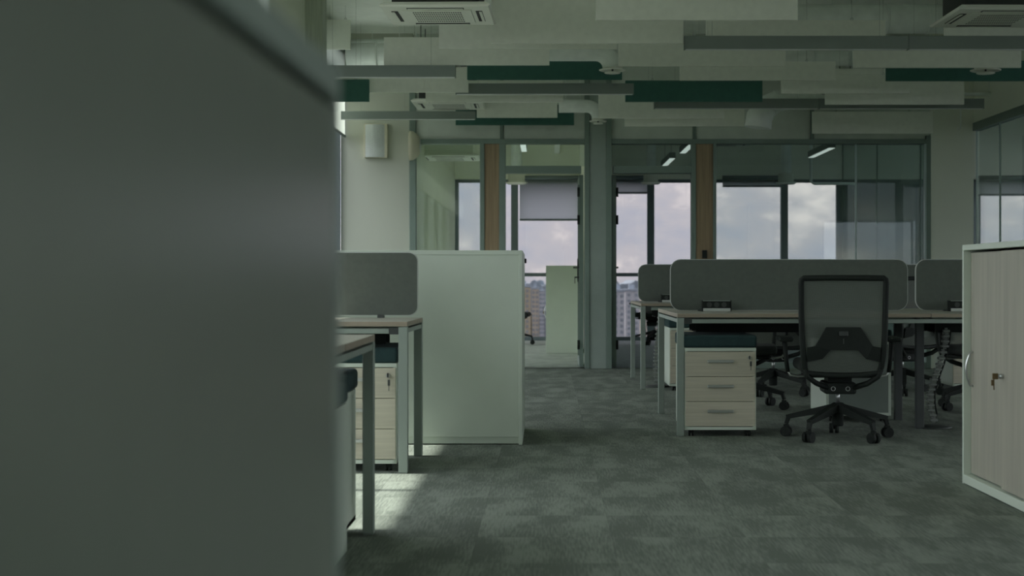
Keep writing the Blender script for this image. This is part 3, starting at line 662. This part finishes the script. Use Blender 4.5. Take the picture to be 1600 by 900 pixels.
dup(ch, (3.20, 10.85, 0), math.radians(190), 'swivel chair mostly hidden by the right cabinet, one caster showing')
dup(ch, (-0.53, 21.7, 0), math.radians(-95), 'swivel chair in the left back room, showing beside the white cabinet')
dup(ch, (1.58, 21.6, 0), math.radians(160), 'swivel chair in the right back room beyond the second bench')
# ------------------------------------------------------------------ cable spines
def spine(label, path, Y, w=0.044):
    base = path[-1]
    t = thing('cable_spine', label, 'cable spine', (base[0], Y, 0), 0, 'jointed cable spines under the benches')
    bb = B(); bb.lathe([(0.115, 0.0), (0.118, 0.006), (0.09, 0.014), (0.03, 0.022)], n=24); bb.obj('base_plate', DARK, t)
    pts = []
    for (a, c) in zip(path, path[1:]):
        d = math.hypot(c[0]-a[0], c[1]-a[1]); n = max(1, round(d/0.035))
        for k in range(n): pts.append((a[0]+(c[0]-a[0])*k/n-base[0], a[1]+(c[1]-a[1])*k/n))
    vb = B(); vb.box(-w/2, w/2, -w/2, w/2, -0.012, 0.004, 0.003); vb.box(-w/5, w/5, -w/5, w/5, -0.022, 0.016); vm = vb.mesh('link', mat('silver_plastic', (0.19, 0.21, 0.19), 0.5))
    for (x, z) in pts:
        link('link', vm, t, (x, 0, z))
    cb = B(); cb.ring_tube([(p[0]+w/2+0.008, 0.0, p[1]) for p in pts[::2]], 0.006, 6); cb.obj('cable', BLACK, t)
    return t
Ys = 9.5
sp = [(1478, 516), (1476, 540), (1468, 568), (1459, 592), (1453, 615), (1454, 640), (1459, 655)]
spine('silver jointed cable spine hanging from the front bench to the carpet', [(PX(x, Ys), PZ(y, Ys)) for x, y in sp]+[(PX(1459, Ys), 0.02)], Ys)
spine('jointed cable spine seen past the left legs of the benches', [(PX(1031, 13.1), 0.62), (PX(1026, 13.1), 0.4), (PX(1024, 13.1), 0.2), (PX(1026, 13.1), 0.02)], 13.1, 0.04)
# ------------------------------------------------------------------ ceiling baffles and linear luminaires
def wires(t, h, zt):
    for xx in (-h+min(0.25, h*0.4), h-min(0.25, h*0.4)):
        wb = B(); wb.cyl((xx, 0, zt), (xx, 0, ZC), 0.0010, n=5)
        wb.ring_tube([(xx+0.009*math.cos(2*PI*k/10), 0, zt+0.010+0.009*math.sin(2*PI*k/10)) for k in range(10)], 0.0015, 5, closed=True)
        wb.obj('wire', mat('steel_wire', (0.30, 0.33, 0.30), 0.5), t)
def baffle(col, x0, x1, yt, yb_, Y, label, rz=0.0):
    xa, xb = PX(x0, Y), PX(x1, Y); za, zb = PZ(yb_, Y), PZ(yt, Y)
    xa = max(xa, XL+0.075)
    t = thing('ceiling_baffle', label, 'ceiling baffle', ((xa+xb)/2, Y, za), rz, 'white felt ceiling baffles' if col == 'w' else 'dark green felt ceiling baffles')
    h = (xb-xa)/2; zz = min(zb, ZC-0.05)-za
    bb = B(); bb.box(-h, h, -0.014, 0.014, 0, zz, 0.0015); bb.obj('felt_board', BAFW if col == 'w' else BAFG, t)
    for xx in (-h+min(0.25, h*0.4), h-min(0.25, h*0.4)):
        wb = B(); wb.cyl((xx, 0, zz), (xx, 0, ZC-za), 0.0010, n=5)
        wb.ring_tube([(xx+0.010*math.cos(2*PI*k/10), 0, zz+0.010+0.010*math.sin(2*PI*k/10)) for k in range(10)], 0.0018, 5, closed=True)
        wb.obj('wire', mat('steel_wire', (0.30, 0.33, 0.30), 0.5), t)
W = 'white ceiling baffle '
for a in [
 ('w', 931, 1246, -25, 32, 9.9, W+'highest in view, at the top edge centre'),
 ('w', 767.5, 1067.5, -8, 68, 10.75, W+'with a tall face right of the near air conditioner'),
 ('w', 686, 964, 22, 76.5, 11.2, W+'directly under the near left air conditioner'),
 ('w', 600, 858.5, 58.5, 102, 12.05, W+'below and left of the near air conditioner'),
 ('w', 380, 548, 31, 77.5, 14.2, W+'short piece beside the grey timber post'),
 ('w', 966, 1227, 69, 103.5, 12.2, W+'right of the round diffuser by the left green boards'),
 ('w', 1062, 1305, 96.5, 125.8, 12.95, W+'below the long grey luminaire, above the middle green board'),
 ('w', 440, 732, 105, 144.5, 13.0, W+'behind the upper left luminaire'),
 ('w', 665, 880, 126, 160, 13.35, W+'just above the far left air conditioner'),
 ('w', 745, 871, 152, 184, 15.62, W+'right of the far air conditioner, above the lowest green board'),
 ('w', 935, 1131, 141, 185, 14.6, W+'below the middle green board, right of the small diffuser'),
 ('w', 976, 1163, 162, 197.3, 14.95, W+'lowest at centre, left of the flexible duct'),
 ('w', 1220, 1420, 117, 146.5, 13.5, W+'in the right middle, in front of the tall one'),
 ('w', 1289, 1506, 107.5, 163.5, 13.95, W+'tall one below the right green board'),
 ('w', 1333, 1595, 72, 106, 12.3, W+'under the long luminaire above the right green board', ),
 ('w', 1103, 1383, 32, 74, 11.05, W+'just above the long grey luminaire'),
 ('w', 1475, 1720, 24, 74, 11.2, W+'under the right air conditioner'),
 ('w', 1269, 1457, 174.5, 209, 15.55, W+'lowest on the right, in front of the partition top'),
 ('g', 440, 577, 124.5, 159, 12.9, 'dark green ceiling baffle at far left beside the blurred cabinet'),
 ('g', 730, 972, 95, 124.7, 12.85, 'dark green ceiling baffle behind the round diffuser'),
 ('g', 977, 1191, 126, 159.2, 13.6, 'dark green ceiling baffle at the centre of the ceiling'),
 ('g', 712, 897, 164, 195.5, 15.72, 'lowest dark green ceiling baffle, above the left door'),
 ('g', 1384, 1720, 95, 126.7, 13.0, 'dark green ceiling baffle at the right edge'),
]: baffle(*a)
def luminaire(x0, x1, Y, label, z0=2.6, hh=0.098):
    xa, xb = max(PX(x0, Y), XL+0.10), min(PX(x1, Y), XR-0.1)
    t = thing('linear_luminaire', label, 'ceiling light', ((xa+xb)/2, Y, z0), 0, 'grey linear ceiling lights')
    h = (xb-xa)/2
    bb = B(); bb.box(-h, h, -0.03, 0.03, 0.004, hh, 0.002); bb.obj('housing', LUMB, t)
    bb = B(); bb.box(-h+0.01, h-0.01, -0.024, 0.024, 0.0, 0.006); bb.obj('diffuser', OPAL, t)
    for xx in (-h, h-0.003):
        bb = B(); bb.box(xx, xx+0.003, -0.031, 0.031, 0.0, hh+0.001); bb.obj('end_cap', LUMB, t)
    for xx in ((-h+0.2, h-0.2) if hh > 0.09 else (-h+0.2, -0.04)):
        wb = B(); wb.cyl((xx, 0, hh), (xx, 0, ZC-z0), 0.0010, n=5); wb.obj('wire', mat('steel_wire', (0.30, 0.33, 0.30), 0.5), t)
luminaire(1069, 1418, 10.55, 'long grey linear luminaire unlit at upper right, left half')
luminaire(1418.6, 1760, 10.55, 'long grey linear luminaire unlit at upper right, right half')
luminaire(400, 712, 12.0, 'grey linear luminaire at upper left under the white boards')
luminaire(712, 990, 13.1, 'grey linear luminaire crossing the centre left of the ceiling')
luminaire(1022, 1279, 14.2, 'low grey linear luminaire at centre right, left half')
luminaire(1279.6, 1536.5, 14.2, 'low grey linear luminaire at centre right, right half')
luminaire(400, 743, 15.15, 'grey linear luminaire just under the far left air conditioner', 2.6, 0.085)
# ------------------------------------------------------------------ ceiling cassettes
def cassette():
    t = thing('air_conditioner', '', 'air conditioner', (0, 0, 0), 0, 'ceiling cassette air conditioners')
    w_ = 0.367
    bb = B()
    prof = [(w_-0.012, 0.0), (w_, 0.012), (w_-0.03, 0.035)]
    rings = [[bb.bm.verts.new((sx*r, sy*r, z)) for sx, sy in ((-1, -1), (1, -1), (1, 1), (-1, 1))] for r, z in prof]
    for a_, c_ in zip(rings, rings[1:]):
        for k in range(4): bb.bm.faces.new((a_[k], a_[(k+1) % 4], c_[(k+1) % 4], c_[k]))
    bb.bm.faces.new(rings[0]); bb.bm.faces.new(rings[-1]); bb.obj('panel', ACW, t)
    bb = B(); bb.box(-0.29, 0.29, -0.29, 0.29, 0.034, 0.26); bb.obj('casing', mat('black_casing', (0.03, 0.034, 0.032), 0.7), t)
    # raised intake frame and grille
    bb = B(); bb.box(-0.235, 0.235, -0.235, 0.235, -0.006, 0.001, 0.003); gr = bb.obj('intake_cover', ACW, t)
    bb = B(); bb.box(-0.165, 0.165, -0.20, 0.20, -0.0066, -0.006); bb.obj('filter', mat('black_casing', (0.03, 0.034, 0.032), 0.7), gr)
    bb = B()
    for k in range(23): x = -0.165+0.33*k/22; bb.box(x-0.0024, x+0.0024, -0.20, 0.20, -0.0074, -0.0066)
    for k in range(7): y = -0.20+0.40*k/6; bb.box(-0.165, 0.165, y-0.013, y+0.013, -0.0074, -0.0066)
    bb.obj('grille', ACW, gr)
    for k in range(4):
        lb = B(); lb.box(-0.19, 0.19, -0.305, -0.262, -0.0035, 0.0005); sl_ = lb.obj('air_slot', mat('black_casing', (0.03, 0.034, 0.032), 0.7), t); sl_.rotation_euler = (0, 0, PI/2*k)
        fb = B(); fb.box(-0.185, 0.185, -0.303, -0.284, -0.0075, -0.0038, 0.001); fb.obj('louvre', ACW, sl_)
    for sx, sy in ((-1, -1), (1, -1), (1, 1), (-1, 1)):
        rb = B(); rb.cyl((sx*0.27, sy*0.27, 0.26), (sx*0.27, sy*0.27, ZC-2.757), 0.005, n=6); rb.obj('hanger_rod', DARK, t)
    return t
ZA = 2.757
ac = cassette(); ac.location = (PX(680, 9.7)+0.0, 9.7+0.367, ZA); ac.rotation_euler = (0, 0, math.radians(-1.2)); ac['label'] = 'white cassette air conditioner at the top, nearest on the left'
dup(ac, (PX(698, 14.9), 14.9+0.367, ZA), 0, 'far white cassette air conditioner above the left glazing')
dup(ac, (2.735+0.367, 9.8+0.367, ZA), math.radians(0.6), 'white cassette air conditioner in the upper right corner')
dup(ac, (2.45+0.367, 14.9+0.367, ZA), 0, 'far cassette air conditioner half hidden above the right luminaire')
acl = dup(ac, (PX(700, 17.3), 17.62, 2.40), 0, 'cassette air conditioner inside the left back room')
for c_ in acl.children:
    if c_.name.startswith('casing'): c_.data = c_.data.copy(); c_.data.materials[0] = ACW
    if c_.name.startswith('hanger_rod'): c_.scale = (1, 1, 1.33)
dup(ac, (2.35, 19.5, 2.75), 0, 'cassette air conditioner inside the right back room')
# ------------------------------------------------------------------ ducts and diffusers
def duct(label, path, r, seams=(), name='air_duct'):
    t = thing(name, label, 'duct', path[0], 0)
    p0 = Vector(path[0])
    bb = B(); bb.ring_tube([Vector(p)-p0 for p in path], r, 18); bb.obj('pipe', DUCT, t)
    pa, pb = Vector(path[0]), Vector(path[1])
    if abs(pa.z-pb.z) < 0.1 and (pb-pa).length > 0.15:
        ra = r[0] if isinstance(r, list) else r
        for f_ in (0.25, 0.75):
            q_ = pa.lerp(pb, f_)-p0
            hb = B(); hb.cyl(q_+Vector((0, 0, ra*0.9)), (q_.x, q_.y, ZC-p0.z), 0.003, n=6); hb.obj('hanger', DUCT, t)
    for x in seams:
        q_ = Vector((x, path[0][1], path[0][2]))-p0
        sb = B(); sb.cyl(q_-Vector((0.012, 0, 0)), q_+Vector((0.012, 0, 0)), r+0.006, n=18); sb.obj('clamp', DUCT, t)
    return t
duct('thick white duct running under the ceiling at far left', [(XL+0.13, 15.36, 3.30), (0.1, 15.36, 3.30)], 0.125, (-1.78, -0.9))
duct('thin white pipe with end cap under the ceiling at far left', [(XL+0.13, 15.64, 3.49), (-1.16, 15.64, 3.49)], 0.022, (-1.16,), 'service_pipe')
duct('thick white duct at upper right beside the air conditioner', [(1.9, 13.25, 3.30), (4.57, 13.25, 3.30)], 0.13, (3.05, 3.42))
duct('narrower white duct showing under the long luminaire', [(2.2, 14.45, 3.135), (4.3, 14.45, 3.135)], 0.085, (2.6, 2.95))
def elbow(x0, x1, y, z, zd, r):
    pts = [(x0, y, z)]; R = r*1.7
    for k in range(7):
        a_ = PI/2*k/6; pts.append((x1-R+R*math.sin(a_), y, z-R+R*math.cos(a_)))
    pts.append((x1, y, zd)); return pts
def diffuser(label, x, y, z, r):
    t = thing('round_diffuser', label, 'air diffuser', (x, y, z), 0, 'round white air diffusers')
    bb = B(); bb.lathe([(r*0.72, 0.035), (r*0.74, 0.012), (r, 0.006), (r, 0.0), (r*0.9, -0.004), (r*0.72, 0.006), (r*0.70, 0.03)], n=28); bb.obj('flange', ACW, t)
    bb = B(); bb.lathe([(0.001, -0.020), (r*0.55, -0.026), (r*0.62, -0.022), (r*0.5, -0.014), (0.001, -0.010)], n=28); d = bb.obj('disc', ACW, t)
    bb = B(); bb.cyl((0, 0, -0.012), (0, 0, 0.03), 0.008, n=8); bb.obj('stem', DARK, d)
Yd = 12.55
xd = PX(957, Yd); zd = PZ(110, Yd)
duct('white elbow duct dropping to the round diffuser near the ceiling centre', elbow(-0.15, xd, Yd, PZ(80, Yd), zd+0.03, 0.085), 0.085)
diffuser('round white diffuser in front of the green board near the ceiling centre', xd, Yd, zd, 0.115)
Yd = 15.35; xd = PX(934.5, Yd); zd = PZ(190, Yd)
duct('pale elbow duct to the small diffuser above the grey column', elbow(0.12, xd, Yd, PZ(166, Yd), zd+0.03, 0.068), 0.068)
diffuser('small round diffuser above the grey column', xd, Yd, zd, 0.092)
Yd = 12.65; xd = PX(1540, Yd); zd = PZ(110.5, Yd)
duct('white duct drop to the diffuser at far right', [(xd, Yd, 3.5), (xd, Yd, zd+0.03)], 0.09)
diffuser('round white diffuser in front of the right green board', xd, Yd, zd, 0.13)
Yd = 14.7
pts = [(3.3, Yd, 2.735), (2.75, Yd, 2.735), (2.50, Yd, 2.755), (2.31, Yd, 2.74), (2.185, Yd, 2.675), (2.12, Yd, 2.58), (2.105, Yd, 2.47)]
fl = duct('wrinkled flexible duct bending down above the right door', pts, [0.062, 0.068, 0.088, 0.108, 0.125, 0.132, 0.134])
for k in (2, 3, 4):
    p, q_ = Vector(pts[k]), Vector(pts[k+1]); d_ = (q_-p).normalized(); c_ = p-Vector(pts[0]); rr_ = [0, 0, 0.088, 0.108, 0.125][k]
    sb = B(); sb.cyl(c_-d_*0.006, c_+d_*0.006, rr_+0.006, n=18); sb.obj('band', DUCT, fl)
# conduit at the right of the ceiling
duct('thin grey conduit crossing beside the white back wall', [(PX(1500, 15.2), 15.2, PZ(147, 15.2)), (PX(1561, 15.2), 15.2, PZ(147, 15.2))], 0.018, (), 'conduit')
duct('thin hooked rod hanging in front of the white wall strip', [(PX(1501, 15.4), 15.4, ZC), (PX(1501, 15.4), 15.4, PZ(200, 15.4)), (PX(1498, 15.4), 15.4, PZ(203, 15.4)), (PX(1496, 15.4), 15.4, PZ(199, 15.4))], 0.006, (), 'hook_rod')
# ------------------------------------------------------------------ wall speakers
t = thing('wall_speaker', 'square white wall speaker on the off-white plaster pier', 'speaker', (PX(588, 15.8), YB-0.012, 0))
zt, zb = PZ(194, 15.8), PZ(247, 15.8)
bb = B(); bb.box(-0.125, 0.125, -0.07, 0, zb, zt, 0.006, 2); bb.obj('housing', TAN, t)
pts = [(-0.112, -0.071)]+[(-0.112+0.205*k/8, -0.073-0.03*math.sin(PI*k/8)) for k in range(1, 8)]+[(0.093, -0.071)]
bb = B(); bb.prism(pts, 'z', zb+0.005, zt-0.01); bb.obj('grille', SPK, t)
t = thing('wall_speaker', 'round tan wall speaker beside the left end of the partition', 'speaker', (PX(640, 15.8), YB-0.05, PZ(228, 15.8)))
bb = B(); bb.ring_tube([(0.0, 0, 0), (0.04, 0, 0), (0.09, 0, 0), (0.115, 0, 0)], [0.16, 0.155, 0.12, 0.08], 28); bb.obj('housing', TAN, t)
bb = B(); bb.cyl((0.115, 0, 0), (0.118, 0, 0), 0.075, n=24); bb.obj('grille', SPK, t)
t.rotation_euler = (0, 0, 0)
# ------------------------------------------------------------------ lights in the back rooms (faintly lit)
for (x, y, z, lab) in ((1.66, 17.35, 2.5, 'strip light in the right back room, first above the right door'), (1.60, 19.5, 2.5, 'strip light in the right back room, second above the right door'), (3.35, 18.0, 2.5, 'strip light in the right back room behind the large glazing'), (-0.3, 18.5, 2.62, 'strip light in the left back room')):
    t = thing('strip_light', lab, 'ceiling light', (x, y, z), 0, 'strip lights of the back rooms')
    bb = B(); bb.box(-0.04, 0.04, -0.7, 0.7, 0.005, 0.08, 0.002); bb.obj('housing', LUMB, t)
    bb = B(); bb.box(-0.034, 0.034, -0.69, 0.69, 0.0, 0.006); bb.obj('diffuser', LIT, t)
    for yy in (-0.5, 0.5):
        bb = B(); bb.cyl((0, yy, 0.08), (0, yy, ZC-z), 0.002, n=5); bb.obj('wire', DARK, t)
for (px, pw, lab) in ((807, 0.17, 'round white diffuser by the mullion in the left back room'), (1017, 0.15, 'round white diffuser by the mullion in the right back room'), (1228, 0.16, 'round white diffuser by the mullion behind the large glazing')):
    Yq = 22.6; t = thing('drum_diffuser', lab, 'air diffuser', (PX(px, Yq), Yq, PZ(288, Yq)), 0, 'drum diffusers of the back rooms')
    bb = B(); bb.lathe([(pw*0.8, 0.0), (pw, 0.02), (pw, 0.03), (pw*0.75, 0.04), (pw*0.75, 0.16), (pw*0.3, 0.18)], n=20); bb.obj('drum', ACW, t)
    bb = B(); bb.cyl((0, 0, 0.17), (0, 0, ZC-PZ(288, Yq)), pw*0.5, n=14); bb.obj('neck', DUCT, t)
t = duct('bent grey pipe hanging in the right back room against the sky', [(PX(1267, 20.5), 20.5, ZC), (PX(1267, 20.5), 20.5, PZ(284, 20.5)), (PX(1272, 20.5), 20.5, PZ(287, 20.5)), (PX(1335, 20.5), 20.5, PZ(287, 20.5))], 0.02, (), 'service_pipe')
# beams in back rooms
b = B()
for x in (1.3, 2.7, 3.9): b.box(x-0.09, x+0.09, YB+0.3, YF-0.06, 3.25, ZC)
struct(b.obj('trim_2', CEIL), 'ceiling beams of the right back room', 'beam')
for k, x in enumerate((-0.95, 0.15)):
    b = B(); b.box(x-0.04, x+0.04, YB+0.3, YF-0.06, 2.92, 3.05); b.box(x-0.01, x+0.01, 18.9, 18.92, 3.05, ZC); struct(b.obj('trim_%d' % (3+k), CEIL), 'white ceiling rail in the left back room, %s' % ['left one', 'right one'][k], 'beam')
# ------------------------------------------------------------------ outdoors
b = B(); b.lathe([(0.01, -60), (6000, -60)], n=48)
struct(b.obj('ground', mat('city_ground', (0.24, 0.26, 0.22), 0.95, var=0.3, nscale=0.02)), 'city ground far below the windows', 'ground')
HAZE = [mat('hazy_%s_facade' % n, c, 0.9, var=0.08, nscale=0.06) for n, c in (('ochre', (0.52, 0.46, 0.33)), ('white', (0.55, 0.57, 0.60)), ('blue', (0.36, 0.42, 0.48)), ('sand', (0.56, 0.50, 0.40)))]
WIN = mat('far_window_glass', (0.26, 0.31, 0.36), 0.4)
def tower(px0, px1, pyt, Y, mi, label):
    x0_, x1_ = PX(px0, Y), PX(px1, Y); zt_ = PZ(pyt, Y); wd = x1_-x0_
    t = thing('apartment_tower', label, 'building', ((x0_+x1_)/2, Y, -60), 0, 'far apartment towers')
    H_ = zt_+60
    bb = B(); bb.box(-wd/2, wd/2, 0, 18, 0, H_); bb.obj('body', HAZE[mi], t)
    bb = B(); bb.box(-wd/2-0.3, wd/2+0.3, -0.3, 18.3, H_, H_+1.2); bb.box(-wd*0.2, wd*0.15, 5, 11, H_+1.2, H_+4); bb.obj('roof', HAZE[2], t)
    bb = B(); nx = max(2, int(wd/3.6)); nz = min(20, int(H_/3.1))
    for i in range(nx):
        for k in range(nz):
            xx = -wd/2+wd*(i+0.5)/nx; zz = H_-2.2-3.1*k
            bb.box(xx-0.75, xx+0.75, -0.12, 0.05, zz-0.8, zz+0.8)
    o = bb.obj('windows', WIN, t); o['kind'] = 'stuff'
    return t
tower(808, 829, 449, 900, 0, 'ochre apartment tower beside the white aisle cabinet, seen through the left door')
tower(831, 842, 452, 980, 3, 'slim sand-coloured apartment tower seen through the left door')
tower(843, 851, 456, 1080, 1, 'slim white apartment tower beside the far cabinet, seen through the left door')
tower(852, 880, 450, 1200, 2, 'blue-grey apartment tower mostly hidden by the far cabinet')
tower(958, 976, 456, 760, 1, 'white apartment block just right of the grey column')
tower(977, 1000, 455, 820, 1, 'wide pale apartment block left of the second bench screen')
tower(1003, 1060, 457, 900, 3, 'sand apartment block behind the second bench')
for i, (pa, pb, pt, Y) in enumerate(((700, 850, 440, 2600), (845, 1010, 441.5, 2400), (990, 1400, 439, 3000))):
    x0_, x1_ = PX(pa, Y), PX(pb, Y); n = 40; pts = [(x0_, -60)]
    bb = B()
    poly = [(x1_, -60)]+[(x1_+(x0_-x1_)*k/n, PZ(pt, Y)+1.6*math.sin(k*1.7+i)+3*math.sin(k*0.6)+random.uniform(-1.5, 1.5)) for k in range(n+1)]+[(x0_, -60)]
    bb.prism(poly, 'y', Y, Y+300)
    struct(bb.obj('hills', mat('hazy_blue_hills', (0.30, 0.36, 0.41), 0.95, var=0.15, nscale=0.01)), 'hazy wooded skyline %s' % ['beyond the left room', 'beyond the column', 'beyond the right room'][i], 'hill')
